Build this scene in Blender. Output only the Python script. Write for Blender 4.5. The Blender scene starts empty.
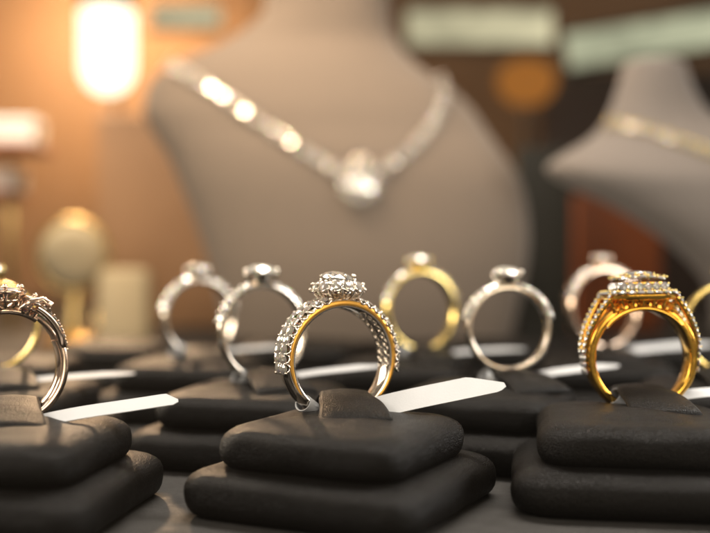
import bpy, bmesh, math, random
from mathutils import Vector, Matrix
from mathutils.bvhtree import BVHTree
# one unit is one centimetre
R = math.radians
sin, cos, pi = math.sin, math.cos, math.pi
scene = bpy.context.scene
col = scene.collection
scene.unit_settings.scale_length = 0.01
rng = random.Random(7)

# ------------------------------------------------------------------ materials
def mat(name):
    m = bpy.data.materials.new(name); m.use_nodes = True
    nt = m.node_tree
    for n in list(nt.nodes): nt.nodes.remove(n)
    out = nt.nodes.new('ShaderNodeOutputMaterial')
    return m, nt, out

def principled(name, base, rough=.5, metal=0., bump=None, var=None, spec=.5, rvar=None, sheen=0, coat=0):
    """bump=(kind, scale, distance); var=(scale, colour2)"""
    m, nt, out = mat(name)
    b = nt.nodes.new('ShaderNodeBsdfPrincipled')
    b.inputs['Base Color'].default_value = (*base, 1)
    b.inputs['Roughness'].default_value = rough
    b.inputs['Metallic'].default_value = metal
    b.inputs['Specular IOR Level'].default_value = spec
    b.inputs['Sheen Weight'].default_value = sheen
    b.inputs['Coat Weight'].default_value = coat
    nt.links.new(b.outputs[0], out.inputs[0])
    tc = nt.nodes.new('ShaderNodeTexCoord')
    if var:
        n = nt.nodes.new('ShaderNodeTexNoise'); n.inputs['Scale'].default_value = var[0]; n.inputs['Detail'].default_value = 6
        nt.links.new(tc.outputs['Object'], n.inputs['Vector'])
        mx = nt.nodes.new('ShaderNodeMix'); mx.data_type = 'RGBA'
        mx.inputs[6].default_value = (*base, 1); mx.inputs[7].default_value = (*var[1], 1)
        nt.links.new(n.outputs[0], mx.inputs[0]); nt.links.new(mx.outputs[2], b.inputs['Base Color'])
    if rvar:
        n = nt.nodes.new('ShaderNodeTexNoise'); n.inputs['Scale'].default_value = rvar[0]; n.inputs['Detail'].default_value = 5
        nt.links.new(tc.outputs['Object'], n.inputs['Vector'])
        mr = nt.nodes.new('ShaderNodeMapRange'); mr.inputs[3].default_value = rvar[1]; mr.inputs[4].default_value = rvar[2]
        mr.inputs[1].default_value = .3; mr.inputs[2].default_value = .7
        nt.links.new(n.outputs[0], mr.inputs[0]); nt.links.new(mr.outputs[0], b.inputs['Roughness'])
    if bump:
        kind, sc, dist = bump
        bn = nt.nodes.new('ShaderNodeBump'); bn.inputs['Distance'].default_value = dist
        if kind == 'leather':
            warp = nt.nodes.new('ShaderNodeTexNoise'); warp.inputs['Scale'].default_value = sc*.35
            nt.links.new(tc.outputs['Object'], warp.inputs['Vector'])
            ad = nt.nodes.new('ShaderNodeMix'); ad.data_type = 'RGBA'; ad.blend_type = 'ADD'; ad.inputs[0].default_value = .05
            nt.links.new(tc.outputs['Object'], ad.inputs[6]); nt.links.new(warp.outputs[1], ad.inputs[7])
            v = nt.nodes.new('ShaderNodeTexVoronoi'); v.inputs['Scale'].default_value = sc; v.feature = 'F1'
            nt.links.new(ad.outputs[2], v.inputs['Vector'])
            n2 = nt.nodes.new('ShaderNodeTexNoise'); n2.inputs['Scale'].default_value = sc*.9; n2.inputs['Detail'].default_value = 3
            nt.links.new(tc.outputs['Object'], n2.inputs['Vector'])
            s = nt.nodes.new('ShaderNodeMath'); s.operation = 'SUBTRACT'
            half = nt.nodes.new('ShaderNodeMath'); half.operation = 'MULTIPLY'; half.inputs[1].default_value = .35; nt.links.new(n2.outputs[0], half.inputs[0])
            nt.links.new(half.outputs[0], s.inputs[0]); nt.links.new(v.outputs['Distance'], s.inputs[1])
            nt.links.new(s.outputs[0], bn.inputs['Height'])
        else:
            n = nt.nodes.new('ShaderNodeTexNoise'); n.inputs['Scale'].default_value = sc; n.inputs['Detail'].default_value = 5
            nt.links.new(tc.outputs['Object'], n.inputs['Vector']); nt.links.new(n.outputs[0], bn.inputs['Height'])
        nt.links.new(bn.outputs[0], b.inputs['Normal'])
    return m

def emitter(name, colr, strength):
    m, nt, out = mat(name)
    e = nt.nodes.new('ShaderNodeEmission'); e.inputs[0].default_value = (*colr, 1); e.inputs[1].default_value = strength
    nt.links.new(e.outputs[0], out.inputs[0])
    return m

def panel_emitter(name, colr, s0, s1):
    m, nt, out = mat(name)
    e = nt.nodes.new('ShaderNodeEmission'); e.inputs[0].default_value = (*colr, 1)
    tc = nt.nodes.new('ShaderNodeTexCoord'); n = nt.nodes.new('ShaderNodeTexNoise'); n.inputs['Scale'].default_value = .35; n.inputs['Detail'].default_value = 2
    nt.links.new(tc.outputs['Object'], n.inputs['Vector'])
    mr = nt.nodes.new('ShaderNodeMapRange'); mr.inputs[1].default_value = .35; mr.inputs[2].default_value = .65; mr.inputs[3].default_value = s0; mr.inputs[4].default_value = s1
    nt.links.new(n.outputs[0], mr.inputs[0]); nt.links.new(mr.outputs[0], e.inputs[1]); nt.links.new(e.outputs[0], out.inputs[0])
    return m

def gem_mat(name, tint=(1, 1, 1), gloss=.3, body=.25, rough=.03):
    """three refractions of slightly different index: the fire of a cut diamond"""
    m, nt, out = mat(name)
    last = None
    for c, ior in (((tint[0], 0, 0), 2.34), ((0, tint[1], 0), 2.42), ((0, 0, tint[2]), 2.52)):
        g = nt.nodes.new('ShaderNodeBsdfGlass'); g.inputs['Color'].default_value = (*c, 1)
        g.inputs['IOR'].default_value = ior; g.inputs['Roughness'].default_value = 0
        if last is None: last = g.outputs[0]
        else:
            a = nt.nodes.new('ShaderNodeAddShader'); nt.links.new(last, a.inputs[0]); nt.links.new(g.outputs[0], a.inputs[1]); last = a.outputs[0]
    gl = nt.nodes.new('ShaderNodeBsdfGlossy'); gl.inputs['Roughness'].default_value = rough; gl.inputs['Color'].default_value = (*[.97*t for t in tint], 1)
    mx = nt.nodes.new('ShaderNodeMixShader'); mx.inputs[0].default_value = gloss
    nt.links.new(last, mx.inputs[1]); nt.links.new(gl.outputs[0], mx.inputs[2])
    df = nt.nodes.new('ShaderNodeBsdfDiffuse'); df.inputs['Color'].default_value = (*[.9*t for t in tint], 1)
    m2 = nt.nodes.new('ShaderNodeMixShader'); m2.inputs[0].default_value = body
    nt.links.new(mx.outputs[0], m2.inputs[1]); nt.links.new(df.outputs[0], m2.inputs[2])
    nt.links.new(m2.outputs[0], out.inputs[0])
    return m

M = {}
M['leather'] = principled('black_leather', (.0062, .0054, .0048), .36, bump=('leather', 48, .011), rvar=(5, .33, .40), spec=.15)
M['white_gold'] = principled('white_gold', (.90, .82, .72), .13, 1., rvar=(14, .08, .2))
M['rose_gold'] = principled('rose_gold', (.90, .70, .55), .16, 1., rvar=(14, .1, .24))
M['orange_reflection'] = principled('orange_reflection', (1, .53, .11), .32, 1., rvar=(6, .28, .36))  # orange reflection put into the metal colour of the strips
M['yellow_gold'] = principled('yellow_gold', (.92, .53, .085), .14, 1., rvar=(12, .08, .22))
M['pale_gold'] = principled('pale_gold', (.88, .68, .25), .2, 1., rvar=(12, .12, .28))
M['gem'] = gem_mat('cut_diamond', (1, .95, .87), .5, .17)
M['pave'] = gem_mat('small_diamond', (1, .93, .82), .5, .28)
M['cluster_gem'] = gem_mat('cluster_diamond', (1, .97, .93), .45, .28)
M['chain_gem'] = gem_mat('chain_diamond', (1, .95, .86), .6, .38, .10)
M['paper'] = principled('white_paper', (.62, .63, .64), .55, var=(3, (.56, .57, .58)), bump=('noise', 30, .002))
M['fabric'] = principled('taupe_velvet', (.22, .172, .132), .85, bump=('noise', 30, .01), var=(2.2, (.25, .19, .14)), sheen=.3)
M['grey_velvet'] = principled('grey_velvet', (.25, .215, .19), .85, bump=('noise', 30, .01), var=(2.2, (.29, .25, .22)), sheen=.3)
M['counter'] = principled('counter_cloth', (.026, .024, .022), .7, bump=('noise', 25, .012), var=(1.5, (.036, .033, .03)), rvar=(2.5, .5, .8))
M['wall'] = principled('brown_wall', (.32, .20, .115), .8, var=(.12, (.25, .145, .075)))
M['wood'] = principled('red_wood', (.36, .085, .008), .6, var=(.5, (.22, .05, .006)))
M['backing_brown'] = principled('backing_brown', (.035, .015, .007), .5, var=(.4, (.022, .010, .005)))
M['glare_wood'] = principled('glare_wood', (.40, .225, .11), .6, var=(.4, (.32, .17, .08)))  # brown lightened to carry the lamp's glare over a dark board
M['brass'] = principled('brass', (.85, .60, .24), .25, 1.)
M['cream'] = principled('cream_velvet', (.66, .54, .34), .8, var=(2, (.56, .45, .27)))
M['white_box'] = principled('white_card', (.82, .79, .74), .5, var=(2, (.78, .75, .7)))
M['slate'] = principled('slate_board', (.028, .026, .017), .6, var=(1, (.02, .02, .014)))
M['dark'] = principled('dark_metal', (.03, .028, .026), .35, .6)
M['lamp'] = emitter('lamp_glow', (1, .90, .68), 2.2)
M['panel'] = panel_emitter('panel_glow', (.90, .82, .52), .45, .85)
M['panel2'] = panel_emitter('panel_glow_green', (.76, .78, .52), .42, .80)
M['amber'] = emitter('amber_glow', (1, .36, .06), .33)

# ------------------------------------------------------------------ mesh helpers
class MB:
    def __init__(s): s.v = []; s.f = []
    def add(s, vs, fs):
        o = len(s.v); s.v += [tuple(v) for v in vs]; s.f += [tuple(i+o for i in f) for f in fs]
    def rings(s, loops, close_u=True, cap0=False, cap1=False):
        """loft a list of equal-length vertex loops"""
        n = len(loops[0]); vs = [v for l in loops for v in l]; fs = []
        for i in range(len(loops)-1):
            for j in range(n if close_u else n-1):
                k = (j+1) % n
                fs.append((i*n+j, i*n+k, (i+1)*n+k, (i+1)*n+j))
        if cap0: fs.append(tuple(reversed(range(n))))
        if cap1: fs.append(tuple((len(loops)-1)*n+j for j in range(n)))
        s.add(vs, fs)
    def tube(s, pts, r, n=8, closed=False, cap=True):
        pts = [Vector(p) for p in pts]; m = len(pts)
        rr = r if isinstance(r, (list, tuple)) else [r]*m
        loops = []; up = Vector((0, 0, 1))
        for i, p in enumerate(pts):
            t = (pts[(i+1) % m]-pts[i-1]) if closed else (pts[min(i+1, m-1)]-pts[max(i-1, 0)])
            t.normalize()
            a = t.cross(up)
            if a.length < 1e-4: a = t.cross(Vector((1, 0, 0)))
            a.normalize(); b = a.cross(t)
            loops.append([p+rr[i]*(a*cos(2*pi*k/n)+b*sin(2*pi*k/n)) for k in range(n)])
        if closed: loops.append(loops[0]); s.rings(loops)
        else: s.rings(loops, True, cap, cap)
    def ball(s, c, r, n=8, squash=1.):
        c = Vector(c); loops = []
        for i in range(1, n//2+1):
            ph = -pi/2+pi*i/(n//2+1)
            loops.append([c+Vector((r*cos(ph)*cos(2*pi*k/n), r*cos(ph)*sin(2*pi*k/n), r*squash*sin(ph))) for k in range(n)])
        s.rings(loops, True, True, True)
    def lathe(s, prof, n=32, c=(0, 0, 0), cap0=False, cap1=False):
        c = Vector(c)
        s.rings([[c+Vector((r*cos(2*pi*k/n), r*sin(2*pi*k/n), z)) for k in range(n)] for r, z in prof], True, cap0, cap1)
    def box(s, lo, hi, bev=0):
        bm = bmesh.new(); bmesh.ops.create_cube(bm, size=1)
        lo, hi = Vector(lo), Vector(hi)
        for v in bm.verts: v.co = Vector([(lo[i]+hi[i])/2 + v.co[i]*(hi[i]-lo[i]) for i in range(3)])
        if bev: bmesh.ops.bevel(bm, geom=list(bm.edges), offset=bev, segments=3, affect='EDGES', profile=.5)
        bm.verts.index_update()
        s.add([v.co.copy() for v in bm.verts], [[v.index for v in f.verts] for f in bm.faces]); bm.free()
    def mesh(s, name, m, smooth=True, sharp=None):
        me = bpy.data.meshes.new(name); me.from_pydata(s.v, [], s.f); me.update()
        bm = bmesh.new(); bm.from_mesh(me); bmesh.ops.recalc_face_normals(bm, faces=list(bm.faces)); bm.to_mesh(me); bm.free()
        if smooth:
            me.polygons.foreach_set('use_smooth', [True]*len(me.polygons))
            if sharp: me.set_sharp_from_angle(angle=R(sharp))
        me.materials.append(m)
        return me
    def build(s, name, m, parent=None, smooth=True, sharp=None):
        return link(name, s.mesh(name, m, smooth, sharp), parent)

def link(name, me, parent=None):
    o = bpy.data.objects.new(name, me); col.objects.link(o)
    if parent: o.parent = parent
    return o
def tag(o, label, cat, group=None, kind=None):
    o['label'] = label; o['category'] = cat
    if group: o['group'] = group
    if kind: o['kind'] = kind
    return o
G = -.2      # level of the counter top
def thing(name, label, cat, loc=(0, 0, 0), rot=(0, 0, 0), group=None):
    if abs(loc[2]) < 1e-6: loc = (loc[0], loc[1], G)
    o = bpy.data.objects.new(name, None); o.empty_display_size = .5; col.objects.link(o)
    o.location = loc; o.rotation_euler = rot
    return tag(o, label, cat, group)
def structure(o): o['kind'] = 'structure'; return o

# ------------------------------------------------------------------ cut stones
def gem_mesh(name, m, n=8, table=.57, crown=.17, depth=.43):
    pts = []
    for k in range(n):
        a = 2*pi*k/n; b = a+pi/n
        pts.append((table*cos(a), table*sin(a), crown))
        pts.append((.82*cos(b), .82*sin(b), crown*.56))
        pts.append((.46*cos(b)*1.0, .46*sin(b), -depth*.56))
    for k in range(2*n):
        a = pi*k/n
        pts.append((cos(a), sin(a), .015)); pts.append((cos(a), sin(a), -.02))
    pts.append((0, 0, -depth))
    bm = bmesh.new()
    for p in pts: bm.verts.new(p)
    bmesh.ops.convex_hull(bm, input=list(bm.verts))
    bmesh.ops.dissolve_limit(bm, angle_limit=R(.5), verts=list(bm.verts), edges=list(bm.edges))
    bmesh.ops.recalc_face_normals(bm, faces=list(bm.faces))
    me = bpy.data.meshes.new(name); bm.to_mesh(me); bm.free(); me.materials.append(m)
    return me
CENTRE = gem_mesh('centre_brilliant', M['gem'], n=8, table=.48, crown=.30)
GEM = gem_mesh('brilliant', M['gem'])
PAVE = gem_mesh('small_brilliant', M['pave'], n=8, table=.34, crown=.42, depth=.42)

CLUSTER = gem_mesh('cluster_brilliant', M['cluster_gem'], n=8, table=.34, crown=.42, depth=.42)
CHAIN = gem_mesh('chain_brilliant', M['chain_gem'])
BLUR = gem_mesh('solitaire_brilliant', M['chain_gem'], n=7, table=.5, crown=.38)
def put_gem(name, parent, pos, normal, r, mesh=None, spin=0.):
    o = link(name, mesh or PAVE, parent)
    q = (Vector(normal).normalized()+Vector((rng.uniform(-1, 1), rng.uniform(-1, 1), rng.uniform(-1, 1)))*(.17 if mesh in (None, PAVE) else .03)).to_track_quat('Z', 'Y')
    o.rotation_mode = 'QUATERNION'
    o.rotation_quaternion = q @ Matrix.Rotation(spin, 3, 'Z').to_quaternion()
    o.location = pos; o.scale = (r, r, r)
    return o

# ------------------------------------------------------------------ rings (local: plane XZ, front -Y, centre at origin)
def lerp(a, b, t): return a+(b-a)*t
def band(ro, ri, wt, wb, n=128, t_bot=1., dome=.02):
    """shank swept round the finger; wt/wb the width at top/bottom"""
    mb = MB(); loops = []
    for i in range(n+1):
        th = 2*pi*i/n
        k = (sin(th)+1)/2
        w = lerp(wb, wt, k**1.3)/2
        o = lerp(ri+(ro-ri)*t_bot, ro, k)
        c = .025
        prof = [(ri+c, -w), (o-c, -w), (o-c*.3, -w+c*.3), (o, -w+c), (o+dome, 0), (o, w-c), (o-c*.3, w-c*.3), (o-c, w), (ri+c, w), (ri+c*.3, w-c*.3), (ri, w-c), (ri-.008, 0), (ri, -w+c), (ri+c*.3, -w+c*.3)]
        loops.append([Vector((r*cos(th), y, r*sin(th))) for r, y in prof])
    mb.rings(loops)
    return mb
def bandw(th, wt, wb): return lerp(wb, wt, ((sin(th)+1)/2)**1.3)

def pave_rows(ring, ro, wt, wb, th0, th1, n, rows, r, metal, lift=.015, bead=.03, claws=True):
    """rows of stones along the outside of the shank with metal beads at their corners; mirrored on both shoulders"""
    beads = MB()
    for side in (1, -1):
        for i in range(n):
            t = lerp(th0, th1, i/(n-1)); th = t if side > 0 else pi-t
            w = bandw(th, wt, wb)
            nrm = Vector((cos(th), 0, sin(th)))
            step = w/rows
            for j in range(rows):
                y = (j-(rows-1)/2)*step
                rr = min(r, step*.5)
                put_gem('pave_stone', ring, nrm*(ro+lift+.012)+Vector((0, y, 0)), nrm, rr, spin=rng.uniform(0, 1))
            if claws:
                dth = (th1-th0)/(n-1)/2
                for e in (-1, 1) if i == 0 else (1,):
                    th2 = th+e*dth*side
                    nr2 = Vector((cos(th2), 0, sin(th2)))
                    for j in range(rows+1):
                        y = (j-rows/2)*step
                        beads.ball(nr2*(ro+lift+.014)+Vector((0, y*.96, 0)), bead*rng.uniform(.85, 1.15), 7)
                # U-shaped cups along the two edges
                for sgn in (-1, 1):
                    pts = []
                    for q in range(7):
                        u = -1+q/3
                        thq = th+u*dth
                        rad = ro+lift+.008-.06*(1-u*u)
                        pts.append((rad*cos(thq), sgn*(w/2+.012), rad*sin(thq)))
                    beads.tube(pts, .017, 6)
    beads.build('pave_setting', metal, ring)

def claws(ring, z0, z1, r0, r1, n, rad, metal, name='claws', off=0., tip=True, rows=None):
    mb = MB()
    for k in range(n):
        a = off+2*pi*k/n
        pts = [(lerp(r0, r1, t**.7)*cos(a), lerp(r0, r1, t**.7)*sin(a), lerp(z0, z1, t)) for t in (0, .25, .5, .75, 1)]
        if tip:
            pts += [((r1-.015)*cos(a), (r1-.015)*sin(a), z1+.05), ((r1-.06)*cos(a), (r1-.06)*sin(a), z1+.075)]
        mb.tube(pts, [rad]*(len(pts)-1)+[rad*.75], 8)
        if tip: mb.ball(pts[-2], rad*1.15, 8)
    return mb.build(name, metal, ring)

def halo_ring():
    ro, ri, wt, wb = 1.02, .875, .60, .36
    ring = thing('diamond_ring', 'white gold ring with round diamond halo and orange reflection coloured onto its rim, in sharp focus', 'ring',
                 (-.29, 18.0, 2.015), (R(-3), R(1.5), R(26)), 'rings held in the display pads')
    wg = M['white_gold']
    band(ro, ri, wt, wb, t_bot=.75).build('band', wg, ring, sharp=40)
    # orange reflection painted as coloured strips on the shank's front and rear faces
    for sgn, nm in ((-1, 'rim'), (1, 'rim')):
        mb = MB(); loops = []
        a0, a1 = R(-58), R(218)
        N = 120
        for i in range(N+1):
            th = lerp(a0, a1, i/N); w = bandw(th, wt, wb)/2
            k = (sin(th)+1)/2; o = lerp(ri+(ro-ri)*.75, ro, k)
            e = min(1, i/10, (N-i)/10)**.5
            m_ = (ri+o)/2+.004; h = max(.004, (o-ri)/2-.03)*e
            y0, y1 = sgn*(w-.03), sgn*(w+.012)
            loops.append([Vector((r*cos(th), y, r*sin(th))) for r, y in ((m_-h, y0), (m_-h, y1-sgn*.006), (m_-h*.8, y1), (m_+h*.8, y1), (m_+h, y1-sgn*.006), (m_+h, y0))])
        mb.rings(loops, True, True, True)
        mb.build(nm, M['orange_reflection'], ring, sharp=50)
    pave_rows(ring, ro, wt, wb, R(-7), R(71), 10, 2, .11, wg, bead=.032)
    # little open galleries drilled behind the stones, seen on the inside of the shank
    mb = MB()
    for side in (1, -1):
        for i in range(9):
            t = R(lerp(-6, 62, i/8)); th = t if side > 0 else pi-t
            w = bandw(th, wt, wb)
            for j in (-1, 1):
                c = Vector(((ri-.004)*cos(th), j*w*.24, (ri-.004)*sin(th)))
                t1 = Vector((-sin(th), 0, cos(th)))
                mb.tube([c+.055*cos(q*pi/5)*t1+Vector((0, .075*sin(q*pi/5), 0)) for q in range(10)], .016, 6, True)
    mb.build('gallery', wg, ring)
    # head: basket, scalloped halo cups, stones
    zc = 1.235
    mb = MB()
    mb.lathe([(.17, .93), (.20, 1.0), (.24, 1.06), (.29, 1.12), (.33, 1.16), (.30, 1.19), (.12, 1.19)], 40, cap0=True, cap1=True)
    NH = 12
    for k in range(NH):
        a = 2*pi*k/NH
        # arched ribs of the basket
        for da in (-.13, .13):
            pts = [(lerp(.19, .40, t**1.6)*cos(a+da*(1-t)), lerp(.19, .40, t**1.6)*sin(a+da*(1-t)), lerp(.95, 1.17, t)) for t in (0, .2, .4, .6, .8, 1)]
            mb.tube(pts, .02, 7)
        # cup: a small cone with a scalloped skirt
        c = Vector((.365*cos(a), .365*sin(a), 0))
        ax = Vector((cos(a), sin(a), .9)).normalized(); u = Vector((-sin(a), cos(a), 0)); v = ax.cross(u)
        C = Vector((.385*cos(a), .385*sin(a), zc))
        mb.tube([C+ax*.0+.122*(u*cos(q*pi/10)+v*sin(q*pi/10)) for q in range(20)], .018, 6, True)
        mb.tube([C-ax*.09+.085*(u*cos(q*pi/8)+v*sin(q*pi/8)) for q in range(16)], .03, 6, True)
        a2 = a+pi/NH
        mb.ball((.44*cos(a2), .44*sin(a2), 1.27), .028, 8); mb.ball((.47*cos(a2), .47*sin(a2), 1.18), .026, 8)
        mb.tube([(.43*cos(a2), .43*sin(a2), 1.27), (.465*cos(a2), .465*sin(a2), 1.19), (.40*cos(a2), .40*sin(a2), 1.10), (.27*cos(a2), .27*sin(a2), 1.0)], .022, 7)
    mb.lathe([(.20, 1.19), (.23, 1.26), (.265, 1.34), (.245, 1.34), (.2, 1.26)], 36)
    mb.build('halo_setting', wg, ring, sharp=60)
    for k in range(NH):
        a = 2*pi*k/NH
        put_gem('halo_stone', ring, (.385*cos(a), .385*sin(a), zc+.0), (1.1*cos(a), 1.1*sin(a), 1), .112, spin=rng.uniform(0, 1))
    put_gem('centre_stone', ring, (0, 0, 1.375), (.04, -.26, 1), .29, CENTRE, .2)
    claws(ring, 1.18, 1.36, .20, .295, 6, .024, wg, 'claws', .55)
    return ring

def cluster_ring():
    """yellow gold ring with stepped square cluster"""
    ro, ri, wt, wb = .98, .84, .56, .36
    yg = M['yellow_gold']
    ring = thing('cluster_ring', 'yellow gold ring with stepped cluster of small diamonds, on the right', 'ring',
                 (5.02, 18.75, 1.975), (R(-3), R(-1), R(3)), 'rings held in the display pads')
    band(ro, ri, wt, wb, t_bot=.85, dome=.03).build('band', yg, ring, sharp=45)
    mb = MB()
    # cathedral shoulders: two rails per side rising from the shank to the cluster plate
    rails = []
    for sx in (1, -1):
        for sy in (-1, 1):
            pts = []
            for q in range(13):
                t = q/12
                x = lerp(.99, .57, t**1.25)+.03*sin(pi*t); z = lerp(.12, 1.05, t**.9)
                y = sy*lerp(.12, .33, t)
                pts.append(Vector((sx*x, y, z)))
            rails.append(pts)
            mb.tube(pts, .042, 8)
    # plate and gallery
    def rsq(h, z, c=None, n=10):
        c = h*.55 if c is None else c
        out = []
        for qx, qy, a0 in ((1, 1, 0), (-1, 1, pi/2), (-1, -1, pi), (1, -1, 3*pi/2)):
            for i in range(n):
                a = a0+pi/2*i/(n-1)
                out.append(Vector((qx*(h-c)+c*cos(a), (qy*(h-c)+c*sin(a))*.82, z)))
        return out
    mb.rings([rsq(.55, 1.00), rsq(.61, 1.03), rsq(.61, 1.09), rsq(.52, 1.10), rsq(.42, 1.15), rsq(.40, 1.31), rsq(.34, 1.33)], True, True, True)
    # filigree scrolls between ring top and plate
    for k in range(-3, 4):
        for sy in (-1, 1):
            c = Vector((k*.155, sy*.30, .955-abs(k)*.025))
            mb.tube([c+Vector((.065*cos(q*pi/6), 0, .075*sin(q*pi/6))) for q in range(12)], .024, 6, True)
        mb.tube([(k*.17, -.27, .84-abs(k)*.02), (k*.18, -.30, .92), (k*.2, -.32, 1.03)], .03, 7)
        mb.tube([(k*.17, .27, .84-abs(k)*.02), (k*.18, .30, .92), (k*.2, .32, 1.03)], .03, 7)
    mb.tube([(.86*cos(R(a)), -.29, .86*sin(R(a))) for a in range(40, 141, 4)], .045, 8)
    mb.build('gallery', yg, ring, sharp=60)
    bd = MB()
    # stones round the lower step
    out = rsq(.575, 1.135); L = [0]
    for i in range(len(out)): L.append(L[-1]+(out[(i+1) % len(out)]-out[i]).length)
    N = 24
    for k in range(N):
        s = L[-1]*k/N
        i = max(j for j in range(len(out)) if L[j] <= s)
        p = out[i].lerp(out[(i+1) % len(out)], (s-L[i])/max(1e-6, L[i+1]-L[i]))
        nrm = Vector((p.x*.35, p.y*.35, 1))
        put_gem('halo_stone', ring, p, nrm, .08, mesh=CLUSTER, spin=rng.uniform(0, 1))
        s2 = s+L[-1]/N/2
        i = max(j for j in range(len(out)) if L[j] <= s2 % L[-1])
        p = out[i].lerp(out[(i+1) % len(out)], ((s2 % L[-1])-L[i])/max(1e-6, L[i+1]-L[i]))
        bd.ball(p*1.04+Vector((0, 0, -.02)), .026, 7); bd.ball(Vector((p.x*.88, p.y*.88, p.z+.025)), .026, 7)
    for ix in range(5):
        for iy in range(4):
            x = (ix-2)*.165; y = (iy-1.5)*.165
            dome = .11*(1-(x/.46)**2)*(1-(y/.40)**2)
            edge = ix in (0, 4) or iy in (0, 3)
            put_gem('cluster_stone', ring, (x, y, 1.345+dome+(0 if edge else .03)), (x*.5, y*.5, 1), .082, mesh=CLUSTER, spin=rng.uniform(0, 1))
            for dx, dy in ((.0825, .0825), (-.0825, .0825), (.0825, -.0825), (-.0825, -.0825)):
                bd.ball((x+dx, y+dy, 1.37+dome), .024, 6)
    for sgn in (-1, 1):
        for ix in range(6):
            put_gem('cluster_stone', ring, ((ix-2.5)*.145, sgn*.345, 1.245), (0, sgn, .35), .075, CLUSTER, spin=rng.uniform(0, 1))
            bd.ball(((ix-2)*.145, sgn*.36, 1.20), .022, 6); bd.ball(((ix-2)*.145, sgn*.35, 1.29), .022, 6)
        for iy in range(4):
            put_gem('cluster_stone', ring, (sgn*.42, (iy-1.5)*.15, 1.245), (sgn, 0, .35), .075, CLUSTER, spin=rng.uniform(0, 1))
    for pts in rails:
        sx = 1 if pts[0].x > 0 else -1
        for q in range(11):
            t = q/10*12; i = min(11, int(t)); p = pts[i].lerp(pts[i+1], t-i)
            nrm = Vector((p.x*1.25, 0, .5+p.z*.25)); nrm.normalize()
            put_gem('shoulder_stone', ring, p+nrm*.045, nrm, .058, mesh=CLUSTER, spin=rng.uniform(0, 1))
            for sy in (-1, 1): bd.ball(p+nrm*.05+Vector((0, sy*.06, .03)), .02, 6)
    for sx in (1, -1):
        for q in range(4):
            th = R(8-q*7); nrm = Vector((sx*cos(th), 0, sin(th)))
            for j in (-1, 0, 1): put_gem('shoulder_stone', ring, nrm*(1.015)+Vector((0, j*.125, 0)), nrm, .058, CLUSTER)
    bd.build('bead_setting', M['pale_gold'], ring)
    return ring

def twist_ring():
    """rose-white ring with split shank and cluster of basket-set stones"""
    rg = M['rose_gold']
    ring = thing('split_shank_ring', 'rose toned ring with split shank and basket set stones, cut by the left edge', 'ring',
                 (-5.68, 17.3, 1.98), (R(-3), R(0), R(34)), 'rings held in the display pads')
    ro, ri, wt, wb = 1.0, .86, .30, .30
    # lower shank
    mb = MB(); loops = []
    a0, a1 = R(-205), R(25)
    for i in range(81):
        th = lerp(a0, a1, i/80); w = .16; c = .03
        prof = [(ri, -w+c), (ri+c, -w), (ro-c, -w), (ro, -w+c), (ro+.015, 0), (ro, w-c), (ro-c, w), (ri+c, w), (ri, w-c), (ri-.008, 0)]
        loops.append([Vector((r*cos(th), y, r*sin(th))) for r, y in prof])
    mb.rings(loops, True, True, True)
    # split rails
    stones = []
    for sx in (1, -1):
        for sy in (-1, 1):
            pts = []
            for q in range(15):
                t = q/14; th = R(lerp(14, 66, t))
                rr = lerp(.945, 1.02, t); y = sy*lerp(.07, .36, t**.8)
                pts.append(Vector((sx*rr*cos(th), y, rr*sin(th))))
            mb.tube(pts, [lerp(.075, .05, q/14) for q in range(15)], 8)
            stones.append(pts)
        pts = [Vector((sx*.93*cos(R(a)), 0, .93*sin(R(a)))) for a in range(20, 64, 4)]
        mb.tube(pts, .045, 8); stones.append(pts)
    mb.tube([(.90*cos(R(a)), 0, .90*sin(R(a))) for a in range(55, 126, 5)], .06, 8)
    mb.build('band', rg, ring, sharp=50)
    bd = MB()
    for pts in stones:
        n = len(pts)-1
        for q in range(9):
            t = q/8*n; i = min(n-1, int(t)); p = pts[i].lerp(pts[i+1], t-i)
            nrm = Vector((p.x, 0, p.z)).normalized()
            put_gem('shoulder_stone', ring, p+nrm*.055, nrm, .055, CLUSTER, spin=rng.uniform(0, 1))
            bd.ball(p+nrm*.07+Vector((.03, .04, -.03)), .022, 6); bd.ball(p+nrm*.07+Vector((-.02, -.04, .03)), .022, 6)
    bd.build('bead_setting', rg, ring)
    hd = MB()
    # baskets: the large one in the middle, smaller ones each side
    for (cx, cz, r, til) in ((0, 1.22, .30, 0), (.46, 1.06, .215, .42), (-.46, 1.06, .215, -.42)):
        ax = Vector((sin(til), 0, cos(til))); u = Vector((cos(til), 0, -sin(til))); v = Vector((0, 1, 0))
        C = Vector((cx, 0, cz))
        for h, rr in ((-.02, r*1.03), (-.16, r*.72)):
            hd.tube([C+ax*h+rr*(u*cos(q*pi/12)+v*sin(q*pi/12)) for q in range(24)], .036, 8, True)
        for k in range(6):
            a = 2*pi*k/6+.3
            d = u*cos(a)+v*sin(a)
            hd.tube([C-ax*.27+d*r*.45, C-ax*.15+d*r*.75, C+d*r*1.06, C+ax*.06+d*r*1.0, C+ax*.085+d*r*.86], .036, 8)
            hd.ball(C+ax*.06+d*r*1.0, .045, 8)
        put_gem('basket_stone', ring, C, ax, r, CHAIN, .3)
    # curling leaves that swoop from the rails round the baskets
    for sx in (1, -1):
        for sy in (-1, 1):
            hd.tube([(sx*.62, sy*.34, .86), (sx*.66, sy*.33, .98), (sx*.52, sy*.31, 1.06), (sx*.30, sy*.33, 1.03), (sx*.14, sy*.36, .93), (sx*.2, sy*.35, .84)], [.05, .055, .055, .05, .04, .03], 8)
    hd.build('basket_setting', rg, ring)
    return ring

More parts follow.
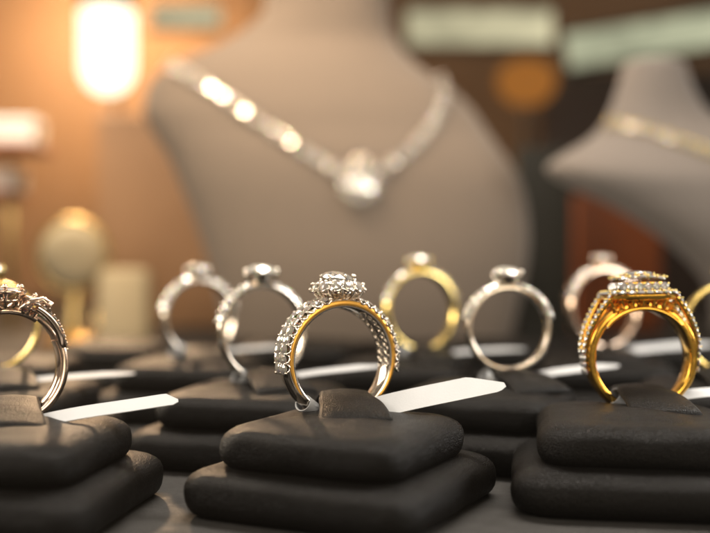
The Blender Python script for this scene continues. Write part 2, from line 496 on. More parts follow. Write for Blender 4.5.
def solitaire(label, loc, rz, metal, ro=.94, w=.30, stone=.30, rows=1, nst=6, st=.075, gemz=.24, ncl=4, tilt=-3):
    ring = thing('solitaire_ring', label, 'ring', loc, (R(tilt), 0, R(rz)), 'rings held in the display pads')
    ri = ro-.095
    band(ro, ri, w, w*.7, n=72, dome=.025).build('band', metal, ring, sharp=45)
    mb = MB()
    if nst:
        for side in (1, -1):
            for i in range(nst):
                t = R(lerp(18, 70, i/(nst-1))); th = t if side > 0 else pi-t
                nrm = Vector((cos(th), 0, sin(th)))
                for j in range(rows):
                    y = (j-(rows-1)/2)*w/rows
                    put_gem('shoulder_stone', ring, nrm*(ro+.03)+Vector((0, y-w*.22, 0)), nrm+Vector((0, -.75, 0)), st, BLUR, spin=rng.uniform(0, 1))
                for sy in (-1, 1): mb.ball(Vector((cos(th+.07), 0, sin(th+.07)))*(ro+.05)+Vector((0, sy*w*.45, 0)), .03, 6)
    zc = ro+gemz
    mb.lathe([(stone*.35, ro-.05), (stone*.5, ro+.05), (stone*.78, zc-.06), (stone*.7, zc-.06), (stone*.4, ro+.05)], 24)
    mb.build('setting', metal, ring, sharp=50)
    claws(ring, ro-.02, zc-.02, stone*.45, stone*1.03, ncl, .038, metal, 'claws', pi/4)
    put_gem('centre_stone', ring, (0, 0, zc), (.05, -.12, 1), stone, BLUR, rng.uniform(0, 1))
    return ring

# ------------------------------------------------------------------ display pads
def tier_mesh(name, half, z0, z1, seed, corner=.42, crown=.05):
    r_ = random.Random(seed)
    h = (z1-z0)/2; zm = (z0+z1)/2
    NB = 26; per = 4*NB
    ph = [r_.uniform(0, 6.28) for _ in range(8)]
    def outline(k, inset):
        # rounded square, k in 0..per
        q, f = divmod(k, NB); f = f/NB
        # each side: half corner, straight, half corner
        a0 = q*pi/2
        hh = half-inset; c = max(.03, corner-inset*.55)
        straight = 2*(hh-c); arc = c*pi/2; tot = straight+arc
        # oversample the corner
        if f < .5:
            ang = a0-pi/4+f/.5*pi/4
            # first the second half of the corner leading into this side
            ang = a0-pi/4+(f/.25)*pi/4 if f < .25 else a0
            if f < .25: cx, cy = hh-c, -(hh-c); off = 0
        x = y = None
        if f < .25:
            ang = -pi/4+(f/.25)*pi/4
            x = (hh-c)+c*cos(ang); y = -(hh-c)+c*sin(ang)
        elif f < .75:
            x = hh; y = lerp(-(hh-c), hh-c, (f-.25)/.5)
        else:
            ang = (f-.75)/.25*pi/4
            x = (hh-c)+c*cos(ang); y = (hh-c)+c*sin(ang)
        # sides bow out a touch
        ca, sa = cos(a0), sin(a0)
        return x*ca-y*sa, x*sa+y*ca
    loops = []
    NP = 15
    def wob(x, y, z):
        return (.012*sin(3.1*x+ph[0]+2*z)+.012*sin(2.7*y+ph[1])+.007*sin(6.1*x+4.3*y+ph[2])+.005*sin(9*y-5*x+ph[3]+3*z))
    for i in range(NP):
        a = -pi/2+pi*i/(NP-1)
        ex = 1-abs(cos(a))**.75; ez = math.copysign(abs(sin(a))**.85, sin(a))
        inset = h*(1.75 if a > 0 else 1.0)*ex
        lp = []
        for k in range(per):
            x, y = outline(k, inset)
            d = Vector((x, y)).normalized()
            o = wob(x, y, ez)*.9
            lp.append(Vector((x+d.x*o, y+d.y*o, zm+h*ez)))
        loops.append(lp)
    top = loops[-1]
    for s in (.93, .84, .7, .5, .3, .12):
        lp = []
        for p in top:
            x, y = p.x*s, p.y*s
            z = z1+crown*(1-s*s)+wob(x, y, 0)*.8*(1-s**6)
            lp.append(Vector((x, y, z)))
        loops.append(lp)
    bot = [Vector((p.x*.5, p.y*.5, p.z)) for p in loops[0]]
    mb = MB(); mb.rings([bot]+loops, True, True, True)
    return mb.mesh(name, M['leather'])

ZL0, ZL1, ZU1 = .0, .735, 1.42
def strap_mesh(seed):
    """a leather tongue arching over the slot, running along local -Y to +Y"""
    mb = MB(); loops = []
    N = 26
    for i in range(N+1):
        s = lerp(-1.45, .8, i/N)
        k = 1-(abs(s)/(1.45 if s < 0 else .82))**2.2
        zt = lerp(-.06, .19, max(0, k))
        w = lerp(.43, .60, min(1, max(0, -s/1.3)))
        prof = [(-w, .05), (-w+.02, .085), (-w+.06, .105), (-w*.5, .115), (0, .12), (w*.5, .115), (w-.06, .105), (w-.02, .085), (w, .05), (w-.02, .015), (w-.06, 0), (0, .01), (-w+.06, 0), (-w+.02, .015)]
        loops.append([Vector((x+.012*sin(5*s+seed), s, zt+z-.06-.03*(x/w)**2+.006*sin(9*s+3*x+seed))) for x, z in prof])
    mb.rings(loops, True, True, True)
    return mb.mesh('strap', M['leather'])

UP = [tier_mesh('upper_tier', 1.58, ZL1-.07, ZU1-.04, s, .56, .085) for s in (1, 2, 3)]
LO = [tier_mesh('lower_tier', 2.0, ZL0, ZL1, s, .58, .03) for s in (4, 5, 6)]
ST = [strap_mesh(s) for s in (0, 2)]
def pad(i, x, y, rz, label, strap=None, strap_xy=None):
    rz = -rz
    t = thing('display_pad', label, 'display pad', (x, y, 0), (0, 0, R(rz)), 'two tier leather pads on the counter')
    u = link('upper_tier', UP[i % 3], t); l = link('lower_tier', LO[(i+1) % 3], t)
    u.rotation_euler.z = R((i % 2)*90); l.rotation_euler.z = R(((i+1) % 2)*90)
    if strap is not None:
        s = link('strap', ST[i % 2], t)
        d = Vector((strap_xy[0]-x, strap_xy[1]-y, 0)); d.rotate(Matrix.Rotation(-R(rz), 3, 'Z'))
        s.location = (d.x, d.y, ZU1+.03); s.rotation_euler.z = R(strap-rz)
    return t

# ------------------------------------------------------------------ price tags
def price_tag(label, a, b, wdir, width, sag=.03, loop_at=None, loop_rot=None, taper=.5, taper_in=.22, lr=(.13, .24)):
    """paper strip from a to b, its width along wdir, its far end cut to a point; a paper loop round the shank at loop_at"""
    root = thing('price_tag', label, 'price tag', a, (0, 0, 0), 'paper price tags tied to the rings')
    A = Vector((0, 0, 0)); B = Vector(b)-Vector(a); W = Vector(wdir).normalized()
    T = (B-A).normalized(); N = T.cross(W).normalized()
    mb = MB(); loops = []
    n = 26
    for i in range(n+1):
        t = i/n
        p = A.lerp(B, t)+N*sag*sin(pi*t)
        p = p+N*(.008*sin(7*t))
        wlo, whi = -width/2, width/2
        if t > 1-taper_in:                       # cut corner
            f = (t-(1-taper_in))/taper_in
            whi = lerp(whi, -width*.12, f)
            if f > .75: wlo = lerp(wlo, -width*.32, (f-.75)/.25)
        th = .006
        loops.append([p+W*wlo+N*th, p+W*whi+N*th, p+W*whi-N*th, p+W*wlo-N*th])
    mb.rings(loops, True, True, True)
    mb.build('strip', M['paper'], root, sharp=40)
    if loop_at:
        mb = MB(); loops = []
        n = 28
        for i in range(n+1):
            t = 2*pi*i/n
            rx, ry = lr
            off = .035*sin(t*.5)
            hw = .09+.035*cos(t*1.0)
            c = Vector((rx*cos(t), ry*sin(t), off)); d = Vector((cos(t)/rx, sin(t)/ry, 0)).normalized()
            loops.append([c+Vector((0, 0, -hw)), c+Vector((0, 0, hw)), c+Vector((0, 0, hw))+d*.014, c+Vector((0, 0, -hw))+d*.014])
        mb.rings(loops)
        # the twisted tail that runs under the strap
        for q in range(3):
            mb.tube([(.02*q, -ry*.9, .02), (-.02+.05*q, -ry*.95, -.10), (-.05+.07*q, -ry*.85, -.22), (-.04+.08*q, -ry*.6, -.36)], [.03, .035, .03, .015], 6)
        lo = mb.build('loop', M['paper'], root, sharp=60)
        lo.location = Vector(loop_at)-Vector(a); lo.rotation_euler = loop_rot
    return root

# ------------------------------------------------------------------ BUILD: pads, rings, tags
RINGGRP = 'rings'
pad(0, -.15, 16.95, 27, 'black leather pad under the halo diamond ring in sharp focus', 8, (-.17, 18.0))
halo_ring()
pad(1, -5.35, 16.35, 8, 'black leather pad under the rose toned ring, cut by the left edge', 14, (-5.60, 17.3))
twist_ring()
pad(2, 4.62, 17.6, 9, 'black leather pad under the yellow gold cluster ring', 3, (5.02, 18.75))
cluster_ring()

price_tag('wide white paper tag hanging out to the right of the halo diamond ring', (.10, 17.45, 1.21), (2.46, 17.7, 1.69), (-.14, .42, .30), .48,
          loop_at=(-.79, 17.75, 1.25), loop_rot=(0, R(-52), R(26)), lr=(.13, .26))
price_tag('long white paper tag under the rose toned ring by the left edge', (-5.05, 16.6, 1.17), (-2.85, 17.1, 1.48), (-.1, .40, .18), .36,
          taper_in=.08)
price_tag('pale paper tag behind the yellow gold cluster ring', (5.5, 18.55, 1.30), (7.6, 19.2, 1.36), (-.1, .5, .12), .40,
          loop_at=(4.62, 18.6, 1.25), loop_rot=(0, R(-52), R(5)))

# second row
pad(1, -1.95, 20.9, 16, 'blurred black pad behind the halo ring, to its left', 24, (-1.85, 21.3))
solitaire('blurred white gold solitaire just behind the left shoulder of the halo ring', (-1.85, 21.4, 2.2), 34, M['white_gold'], ro=.98, w=.24, stone=.34, nst=6, st=.095)
price_tag('blurred white tag running behind the halo ring', (-1.45, 21.2, 1.30), (.55, 21.6, 1.52), (-.1, .45, 0.09), 0.3, loop_at=(-2.25, 21.1, 1.30), loop_rot=(0, R(-52), R(30)), lr=(.15, .22))
pad(2, 2.55, 20.9, 22, 'blurred black pad behind the wide white tag, under the blurred pave ring', 20, (3.08, 21.4))
solitaire('blurred white ring with pave shoulders right of the halo ring', (3.08, 21.4, 2.28), 6, M['white_gold'], ro=.86, w=.34, stone=.33, rows=2, nst=7, st=.095)
price_tag('blurred pale tag between the pave ring and the yellow cluster ring', (3.5, 21.2, 1.32), (5.4, 21.9, 1.5), (-.1, .45, 0.1), 0.36, loop_at=(2.62, 21.1, 1.28), loop_rot=(0, R(-52), R(10)), lr=(.15, .22))
pad(0, 7.4, 21.4, 12, 'blurred black pad behind the yellow cluster ring at the right edge', 5, (7.35, 21.9))
solitaire('blurred pale gold ring cut by the right edge behind the yellow cluster ring', (7.68, 21.9, 2.25), -2, M['pale_gold'], ro=.95, w=.32, stone=.30, nst=0)
pad(0, -7.0, 21.2, 6, 'blurred black pad behind the rose toned ring at the left edge', 20, (-7.1, 21.6))
solitaire('blurred yellow gold ring seen through the rose toned ring', (-7.45, 21.9, 2.3), 24, M['pale_gold'], ro=.92, w=.3, stone=.28, nst=0)
price_tag('blurred pale tag behind the rose toned ring at the left edge', (-6.9, 21.2, 1.20), (-4.45, 21.5, 1.38), (-.1, .45, 0.08), 0.3)
# third row
pad(1, -4.0, 26.1, 10, 'far blurred black pad under the leftmost white ring', 24, (-3.9, 26.4))
solitaire('far blurred white ring with rainbow glint left of the other white solitaire', (-3.86, 26.4, 2.15), 34, M['white_gold'], ro=.98, w=.3, stone=.30, nst=5, st=.14)
price_tag('small far tag under the leftmost white ring', (-3.6, 26.1, 1.30), (-1.7, 26.6, 1.45), (-.1, .45, 0.07), 0.28, loop_at=(-4.35, 26.1, 1.35), loop_rot=(0, R(-52), R(30)), lr=(.2, .26))
pad(2, 1.2, 26.1, 14, 'far blurred black pad under the pale gold ring behind the halo ring', 20, (1.6, 26.4))
solitaire('far blurred yellow gold ring just right of the halo ring', (1.62, 26.4, 2.35), 26, M['pale_gold'], ro=1.0, w=.36, stone=.30, nst=5, st=.1)
price_tag('small far tag under the pale gold ring behind the halo ring', (2.1, 26.1, 1.28), (4.2, 26.4, 1.40), (-.1, .45, 0.08), 0.3, loop_at=(1.15, 26.1, 1.32), loop_rot=(0, R(-52), R(20)), lr=(.2, .26))
pad(1, 6.2, 26.3, 10, 'far blurred black pad behind the left side of the yellow cluster ring', 8, (6.2, 26.6))
solitaire('far blurred pinkish ring half hidden by the yellow cluster ring', (6.2, 26.6, 2.4), 20, M['rose_gold'], ro=1.0, w=.42, stone=.24, nst=7, st=.09)
price_tag('broad far tag seen through the yellow cluster ring', (6.3, 26.2, 1.30), (9.0, 26.9, 1.5), (-.1, .45, 0.12), 0.45)
pad(0, -8.6, 26.3, 4, 'far blurred black pad near the left edge, third row')
# fourth row
pad(2, -7.0, 30.9, 6, 'farthest blurred black pad on the left below the cream cushion')
pad(0, -1.6, 31.2, 8, 'farthest blurred black pad below the big taupe bust')
pad(1, 4.0, 31.2, 6, 'farthest blurred black pad right of the big bust centre')
pad(2, 9.6, 31.0, 4, 'farthest blurred black pad below the right bust')

# ------------------------------------------------------------------ busts and necklaces
def bust(label, secs, loc, cloth):
    """secs: (z, left, right, front, back) horizontal sections, lofted with superellipses"""
    t = thing('display_bust', label, 'display bust', loc, (0, 0, 0), 'velvet necklace busts')
    # resample with Catmull-Rom in z
    S = secs; loops = []; n = 64
    def cr(p0, p1, p2, p3, u): return .5*((2*p1)+(-p0+p2)*u+(2*p0-5*p1+4*p2-p3)*u*u+(-p0+3*p1-3*p2+p3)*u**3)
    for i in range(len(S)-1):
        for q in range(6):
            u = q/6
            g = lambda k: cr(S[max(i-1, 0)][k], S[i][k], S[i+1][k], S[min(i+2, len(S)-1)][k], u)
            loops.append([g(k) for k in range(5)])
    loops.append(list(S[-1]))
    vs = []
    for z, l, r, f, b in loops:
        lp = []
        for k in range(n):
            a = 2*pi*k/n; e = .82
            cx, cy = (l+r)/2, (f+b)/2
            ca, sa = cos(a), sin(a)
            lp.append(Vector((cx+(r-l)/2*math.copysign(abs(ca)**e, ca)-loc[0], cy+(b-f)/2*math.copysign(abs(sa)**e, sa)-loc[1], z)))
        vs.append(lp)
    mb = MB(); mb.rings(vs, True, True, True)
    me = mb.mesh('torso', cloth)
    link('torso', me, t)
    st = MB(); st.lathe([(2.2, -.0), (2.2, .12), (.4, .3), (.35, secs[0][0]+.1)], 32, ((secs[0][1]+secs[0][2])/2-loc[0], (secs[0][3]+secs[0][4])/2-loc[1], 0), True, True)
    st.build('stand', M['dark'], t, sharp=40)
    return t, me
b1, bm1 = bust('large taupe velvet bust wearing the diamond pendant necklace', [
    (.7, -4.9, 6.0, 38.2, 44), (2, -5.2, 6.3, 37.9, 44.3), (3.5, -5.6, 6.6, 37.8, 44.4), (5.0, -6.1, 6.65, 37.9, 44.4), (6.5, -6.7, 6.4, 38.1, 44.4),
    (7.6, -7.2, 5.8, 38.4, 44.4), (8.5, -7.8, 5.2, 38.8, 44.4), (9.3, -8.2, 4.7, 39.1, 44.5), (10.1, -8.2, 4.0, 39.5, 44.6), (10.8, -7.9, 3.1, 39.9, 44.7),
    (11.5, -6.9, 2.3, 40.4, 44.8), (12.3, -5.2, 1.7, 41.0, 44.8), (13.5, -3.7, 1.4, 41.2, 44.8), (15, -3.7, 1.4, 41.3, 44.8)], (-.2, 41, 0), M['fabric'])
b2, bm2 = bust('right hand taupe velvet bust cut by the right edge', [
    (1.2, 12.6, 17, 35, 39), (2.6, 12.4, 17, 34.8, 39), (3.8, 11.5, 17.5, 34.6, 39.2), (4.8, 10.2, 18.2, 34.4, 39.4), (5.7, 8.7, 18.6, 34.4, 39.5),
    (6.4, 7.2, 18.7, 34.5, 39.5), (6.9, 6.7, 18.5, 34.8, 39.5), (7.4, 7.3, 17.2, 35.2, 39.4), (7.8, 8.0, 15.0, 35.6, 39.2), (8.3, 8.6, 13.2, 36, 39),
    (9.0, 9.0, 12.2, 36.2, 38.8), (9.9, 9.3, 11.7, 36.3, 38.6), (10.5, 9.45, 11.5, 36.4, 38.5), (10.65, 9.7, 11.3, 36.7, 38.3)], (13.4, 37, 0), M['grey_velvet'])

def tree_of(me, loc):
    return BVHTree.FromPolygons([v.co+Vector(loc) for v in me.vertices], [tuple(p.vertices) for p in me.polygons])
def necklace(label, bvh, path, spacing, r, metal, name='necklace', pendant=None, loc=(0, 0, 0), every=1):
    root = thing(name, label, 'necklace', loc, (0, 0, 0), 'necklaces worn by the busts')
    L0 = Vector(loc)
    # smooth path in x,z, then dropped straight onto the cloth
    P = []
    for i in range(len(path)-1):
        p0, p1, p2, p3 = [Vector(path[min(max(j, 0), len(path)-1)]) for j in (i-1, i, i+1, i+2)]
        for q in range(12):
            u = q/12
            P.append(.5*((2*p1)+(-p0+p2)*u+(2*p0-5*p1+4*p2-p3)*u*u+(-p0+3*p1-3*p2+p3)*u**3))
    pts = []
    for p in P:
        hit = bvh.ray_cast(Vector((p.x, 20, p.y)), Vector((0, 1, 0)))
        if hit[0] is not None: pts.append((hit[0], hit[1]))
    mb = MB(); acc = 0; k = 0
    for i in range(1, len(pts)):
        acc += (pts[i][0]-pts[i-1][0]).length
        if acc >= spacing:
            acc -= spacing; k += 1
            nrm = pts[i][1].normalized(); nrm = -nrm if nrm.y > 0 else nrm
            c = pts[i][0]+nrm*r*.75-L0
            if k % every == 0:
                q = (nrm+Vector((rng.uniform(-.4, .4), 0, rng.uniform(-.2, .55)))).normalized()
                put_gem('stone', root, c, q, r, CHAIN, rng.uniform(0, 1))
            mb.tube([c+r*1.04*Vector((cos(a*pi/6), 0, sin(a*pi/6)))+Vector((0, r*.12, 0)) for a in range(12)], r*.17, 6, True)
    mb.tube([p+(-n.normalized() if n.y > 0 else n.normalized())*r*.4-L0 for p, n in pts], r*.15, 6)
    mb.build('chain', metal, root)
    if pendant:
        hit = bvh.ray_cast(Vector((pendant[0], 20, pendant[1])), Vector((0, 1, 0)))
        c = hit[0]+Vector((0, -.35, 0))-L0
        mb = MB()
        mb.tube([c+Vector((.54*cos(a*pi/12), .1, .58*sin(a*pi/12))) for a in range(24)], .09, 8, True)
        mb.tube([c+Vector((.2*cos(a*pi/8), .1+.1*sin(a*pi/8), .86+.18*sin(a*pi/8))) for a in range(16)], .06, 8, True)
        for a in range(6):
            an = a*pi/3
            mb.tube([c+Vector((.54*cos(an), .1, .58*sin(an))), c+Vector((.53*cos(an), -.05, .55*sin(an))), c+Vector((.45*cos(an), -.12, .5*sin(an)))], .06, 8)
        pd = mb.build('pendant', metal, root)
        put_gem('pendant_stone', pd, c, (.1, -1, .15), .48, CHAIN, .3)
        for a in range(14):
            an = 2*pi*a/14
            put_gem('halo_stone', pd, c+Vector((.62*cos(an), -.02, .66*sin(an))), (.25*cos(an), -1, .25*sin(an)+.1), .115, CHAIN, a)
    return root
necklace('diamond tennis necklace with round pendant on the large bust', tree_of(bm1, (-.2, 41, G)),
         [(-7.3, 11.0), (-5.3, 9.75), (-3.6, 8.55), (-2.05, 7.5), (-.75, 6.7), (.2, 6.15), (1.25, 6.85), (2.2, 7.6), (2.95, 8.6), (3.35, 9.6), (3.2, 10.3)],
         .55, .205, M['white_gold'], pendant=(.2, 6.2), loc=(.2, 38, 6))
necklace('thin gold necklace with a few crystals on the right bust', tree_of(bm2, (13.4, 37, G)),
         [(8.1, 8.15), (8.9, 8.1), (9.7, 7.85), (10.7, 7.4), (11.7, 6.95), (12.6, 6.7), (13.6, 6.9), (15, 7.5)],
         .36, .17, M['pale_gold'], loc=(12, 36, 7))

# ------------------------------------------------------------------ background furniture
def shelf_things():
    t = thing('display_shelf', 'blurred shelf holding white boxes at the left edge below the lamp', 'shelf', (-17, 50, 0))
    mb = MB(); mb.box((-3.5, -2, 8.6), (2.4, 2, 8.85), .05); mb.build('board', M['wood'], t, sharp=40)
    mb = MB(); mb.box((-3.5, -2, 6.5), (1.2, 2, 6.72), .05); mb.build('board', M['wood'], t, sharp=40)
    mb = MB(); mb.box((-3.3, 1.2, 0), (-2.9, 1.6, 8.6), .05); mb.build('post', M['brass'], t, sharp=40)
    mb = MB(); mb.box((.2, 1.2, 0), (.6, 1.6, 8.6), .05); mb.build('post', M['brass'], t, sharp=40)
    def jb(name, label, x0, x1, z0, z1, y=50, rz=0):
        b = thing(name, label, 'box', ((x0+x1)/2, y, z0+G), (0, 0, R(rz)), 'white boxes on the left shelf')
        w = (x1-x0)/2; h = z1-z0
        m2 = MB(); m2.box((-w+.05, -1.1, 0), (w-.05, 1.1, h*.6), .06); m2.build('tray', M['white_box'], b, sharp=40)
        m2 = MB(); m2.box((-w, -1.15, h*.6+.004), (w, 1.15, h), .08); m2.build('lid', M['white_box'], b, sharp=40)
    jb('gift_box', 'larger white box on the upper left shelf', -18.2, -14.75, 8.86, 10.1, rz=4)
    jb('gift_box', 'smaller white box on the lower left shelf', -18.5, -15.7, 6.73, 7.7, rz=-3)
shelf_things()

def cushion_stand():
    t = thing('cushion_stand', 'brass stand holding a round cream cushion with a gold bangle', 'stand', (-11.9, 45, 0))
    mb = MB(); mb.lathe([(1.6, 0), (1.6, .2), (.5, .5), (.3, .9), (.28, 2.4)], 32, cap0=True, cap1=True); mb.build('post', M['brass'], t, sharp=40)
    mb = MB()
    loops = []
    for r, y in ((.3, -.55), (.9, -.5), (1.3, -.3), (1.42, 0), (1.3, .3), (.9, .5), (.3, .55)):
        loops.append([Vector((r*cos(2*pi*k/40), y, 3.8+r*sin(2*pi*k/40))) for k in range(40)])
    mb.rings(loops, True, True, True); mb.build('cushion', M['cream'], t)
    mb = MB(); mb.tube([(1.5*cos(2*pi*k/48), -.05, 3.8+1.5*sin(2*pi*k/48)) for k in range(48)], .12, 8, True); mb.build('bangle', M['brass'], t)
cushion_stand()
def small_cushion():
    t = thing('cushion', 'small tan cushion leaning beside the round cream cushion', 'cushion', (-9.6, 44.2, 0), (R(-14), 0, R(10)))
    mb = MB(); mb.box((-1.1, -.5, 0), (1.1, .5, 3.3), .4); mb.build('pillow', M['cream'], t)
    mb = MB(); mb.tube([(1.02*x, .0, z) for x, z in ((-1.1, .3), (-1.1, 3), (1.1, 3), (1.1, .3))], .07, 6, True); mb.build('piping', M['brass'], t)
small_cushion()

def board(name, label, cat, lo, hi, m, trim):
    c = ((lo[0]+hi[0])/2, (lo[1]+hi[1])/2, lo[2])
    t = thing(name, label, cat, c)
    l = [lo[i]-c[i] for i in range(3)]; h = [hi[i]-c[i] for i in range(3)]
    mb = MB(); mb.box(l, h, .12); mb.build('panel', m, t, sharp=40)
    mb = MB(); mb.box((l[0]-.15, l[1]-.3, 0), (h[0]+.15, h[1]+.3, .25), .05); mb.build('foot', trim, t, sharp=40)
board('display_board', 'tall dark slate board right of the large bust', 'display board', (7.2, 47.5, 0), (9.6, 48.3, 8.6), M['slate'], M['dark'])
board('wooden_screen', 'reddish brown wooden screen below and behind the right bust', 'screen', (10.4, 50, 0), (14.4, 51, 6.6), M['wood'], M['dark'])

board('back_board', 'dark brown board, lightened by painted glare, behind the left side of the large bust', 'board', (-12.6, 52, 0), (-3, 53, 10.6), M['glare_wood'], M['dark'])
board('dark_backing', 'added dark cabinet far behind between the two busts', 'backing', (12.6, 72, 0), (26, 74, 16.0), M['backing_brown'], M['dark'])  # added board that darkens the wall between the busts

def lamp():
    t = thing('spot_lamp', 'bright warm glowing lamp at the upper left beside the large bust', 'lamp', (-13.9, 60, 0))
    mb = MB(); mb.lathe([(1.6, 0), (1.6, .2), (.2, .35), (.18, 9.5), (.18, 12.2)], 24, (0, 2.4, 0), True, True); mb.build('post', M['dark'], t, sharp=40)
    mb = MB(); mb.lathe([(.0, 0), (.38, .05), (.74, .2), (1.06, .45), (1.3, .8), (1.45, 1.2), (1.5, 1.6), (1.5, 4.6), (1.1, 4.9), (0, 5)], 32, (0, 0, 12.7)); mb.build('bulb', M['lamp'], t)
    mb = MB(); mb.lathe([(1.5, 0), (1.55, .1), (1.55, 1.4), (.6, 1.8)], 32, (0, 0, 17.6), True, True); mb.tube([(0, 2.4, 12), (0, 2.4, 18.6), (0, .6, 18.9)], .2, 8); mb.build('housing', M['dark'], t, sharp=40)
lamp()
def light_panel(label, x0, x1, z0, z1, y, m, rot=0):
    t = thing('light_panel', label, 'light panel', ((x0+x1)/2, y, z0), (0, R(rot), 0), 'lit panels along the back')
    w = (x1-x0)/2; h = z1-z0
    mb = MB(); mb.box((-w, -.3, 0), (w, .3, h), .1); mb.build('diffuser', m, t, sharp=40)
    for z0, z1 in ((-.25, -.004), (h+.004, h+.25)):
        mb = MB(); mb.box((-w-.25, -.2, z0), (w+.25, .9, z1), .03); mb.build('frame_rail', M['dark'], t, sharp=40)
light_panel('pale yellow lit panel above the right shoulder of the large bust', 3.4, 12.9, 17.2, 19.4, 70, M['panel'])
light_panel('pale green lit panel at the upper right', 14.0, 26.0, 16.6, 18.8, 70, M['panel2'], -9)
light_panel('small dim lit panel between the lamp and the large bust', -13.0, -8.6, 18.0, 19.2, 68, M['panel'])
def amber_lamp():
    t = thing('amber_lamp', 'small amber shaded lamp glowing behind the large bust', 'lamp', (10.6, 66, 0))
    mb = MB(); mb.lathe([(1.3, 0), (1.3, .2), (.25, .4), (.22, 13.5)], 24, cap0=True, cap1=True); mb.build('post', M['dark'], t, sharp=40)
    mb = MB(); mb.lathe([(.5, 12.9), (1.2, 13.2), (1.75, 13.9), (1.85, 14.6), (1.5, 15.3), (.6, 15.7)], 32, cap0=True, cap1=True); mb.build('shade', M['amber'], t, sharp=40)
amber_lamp()

mb = MB(); mb.add([(-70, 2, G), (70, 2, G), (70, 90, G), (-70, 90, G)], [(0, 1, 2, 3)]); structure(mb.build('counter', M['counter'], smooth=False))
mb = MB(); mb.add([(-70, 88, G), (70, 88, G), (70, 88, 28), (-70, 88, 28)], [(0, 1, 2, 3)]); structure(mb.build('wall', M['wall'], smooth=False))

# ------------------------------------------------------------------ lights
def area(name, loc, target, sx, sy, power, colr):
    l = bpy.data.lights.new(name, 'AREA'); l.shape = 'RECTANGLE'; l.size = sx; l.size_y = sy; l.energy = power; l.color = colr
    o = bpy.data.objects.new(name, l); col.objects.link(o); o.location = loc
    o.rotation_euler = (Vector(target)-Vector(loc)).to_track_quat('-Z', 'Y').to_euler()
    return o
cl = area('cabinet_light', (2, 26, 22), (0, 19, 1), 28, 4, 2000, (1, .91, .80)); cl.data.spread = R(84)
area('right_light', (18, 20, 7), (0, 17, .5), 12, 5, 3000, (1, .96, .90))  # area light placed for the highlights on the pads' right corners
area('front_light', (-19, 9, 13), (0, 18, 2), 12, 9, 3000, (1, .90, .78))
area('side_light', (-19, 31, 7), (0, 18, 2), 9, 7, 2500, (1, .85, .66))  # added light, brightens the stones on the left shoulder
area('top_fill', (1, -5, 26), (0, 18, 2), 20, 10, 2600, (1, .90, .76))  # added overhead fill, a bright area for the stones to reflect
area('front_fill', (15, -8, 8), (0, 18, 2.2), 16, 11, 2300, (1, .84, .62))  # added fill from the front right, brightens ring front and stones
sl = area('box_fill', (-16, 45, 17), (-14.5, 48, 7), 6, 2, 700, (1, .86, .68)); sl.data.spread = R(85)  # added fill that brightens the white boxes
br = area('bust_light', (9, 33, 24), (7, 39, 8), 6, 3, 700, (1, .90, .80)); br.data.spread = R(110)  # second light added to lift the right side of the bust
bl = area('bust_light', (-7, 34.3, 24), (-2, 40, 9), 8, 3, 1800, (1, .78, .56)); bl.data.spread = R(110)
def point(name, loc, power, colr, r):
    l = bpy.data.lights.new(name, 'POINT'); l.energy = power; l.color = colr; l.shadow_soft_size = r
    o = bpy.data.objects.new(name, l); col.objects.link(o); o.location = loc
point('lamp_light', (-13.9, 57.5, 14.5), 16500, (1, .66, .38), 1.0)
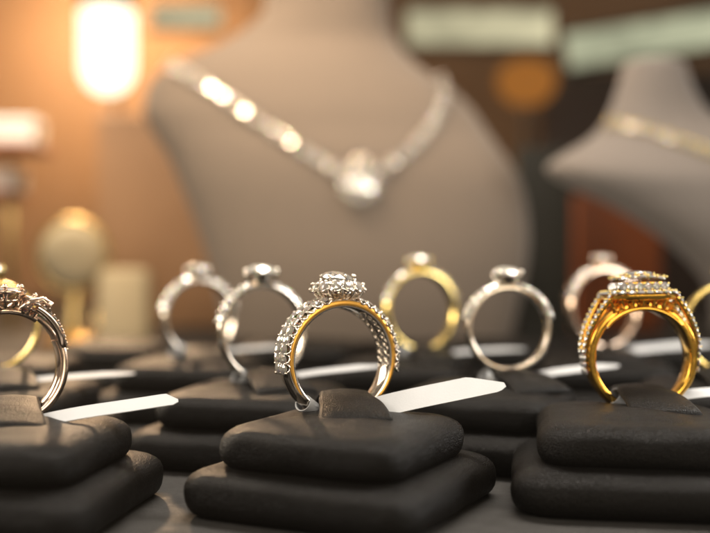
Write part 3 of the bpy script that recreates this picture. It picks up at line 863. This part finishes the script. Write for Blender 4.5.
# small lamps added in front of and over the counter for sparkle in the stones
for i, (x, y, z) in enumerate(((-14, 6, 22), (-7, -4, 24), (0, 3, 26), (7, -5, 22), (14, 5, 25), (-11, 16, 27), (-3, 12, 29), (5, 14, 27), (12, 17, 24), (-18, -8, 13), (3, -14, 14), (17, -7, 15), (-6, -16, 9))):
    point('sparkle_lamp', (x, y, z), 230, (1, .93, .82), .55)
sp = bpy.data.lights.new('wall_fill', 'SPOT'); sp.energy = 42000; sp.color = (1, .64, .34); sp.spot_size = R(140); sp.spot_blend = 1; sp.shadow_soft_size = 1  # added spot, warms and brightens the left of the wall
so = bpy.data.objects.new('wall_fill', sp); col.objects.link(so); so.location = (-19, 74, 25)
so.rotation_euler = (Vector((-20, 88, 16))-so.location).to_track_quat('-Z', 'Y').to_euler()

w = bpy.data.worlds.new('World'); scene.world = w; w.use_nodes = True
bg = w.node_tree.nodes['Background']; bg.inputs[0].default_value = (1, .82, .64, 1); bg.inputs[1].default_value = .14

# ------------------------------------------------------------------ haze volume added for the lens flare veil
mb = MB(); mb.box((-73, -3, -1.2), (73, 92, 28.6)); hz = mb.build('haze', None, smooth=False)
m, nt, out = mat('flare_haze'); v = nt.nodes.new('ShaderNodeVolumePrincipled'); v.inputs['Density'].default_value = .0004; v.inputs['Color'].default_value = (1, .92, .82, 1); v.inputs['Anisotropy'].default_value = .7
nt.links.new(v.outputs[0], out.inputs['Volume']); hz.data.materials.clear(); hz.data.materials.append(m)
tag(hz, 'thin warm haze added to stand in for the lens flare', 'haze', kind='stuff')
# ------------------------------------------------------------------ camera
cd = bpy.data.cameras.new('camera'); cam = bpy.data.objects.new('camera', cd); col.objects.link(cam)
cam.location = (0, 0, 3.9); cam.rotation_euler = (R(90-1.0), 0, 0)
cd.sensor_width = 36; cd.lens = 54; cd.clip_start = .5; cd.clip_end = 500
cd.dof.use_dof = True; cd.dof.focus_distance = 17.35; cd.dof.aperture_fstop = 0.054/.62; cd.dof.aperture_blades = 0
scene.camera = cam

scene.view_settings.view_transform = 'Standard'; scene.view_settings.look = 'None'
scene.view_settings.exposure = 0; scene.view_settings.gamma = 1
c = scene.cycles
c.use_denoising = True
try: c.denoiser = 'OPENIMAGEDENOISE'; c.denoising_input_passes = 'RGB_ALBEDO_NORMAL'
except Exception: pass
c.max_bounces = 12; c.transmission_bounces = 10; c.glossy_bounces = 6; c.diffuse_bounces = 3
c.caustics_reflective = False; c.caustics_refractive = False
c.sample_clamp_indirect = 6; c.sample_clamp_direct = 0
c.use_adaptive_sampling = False
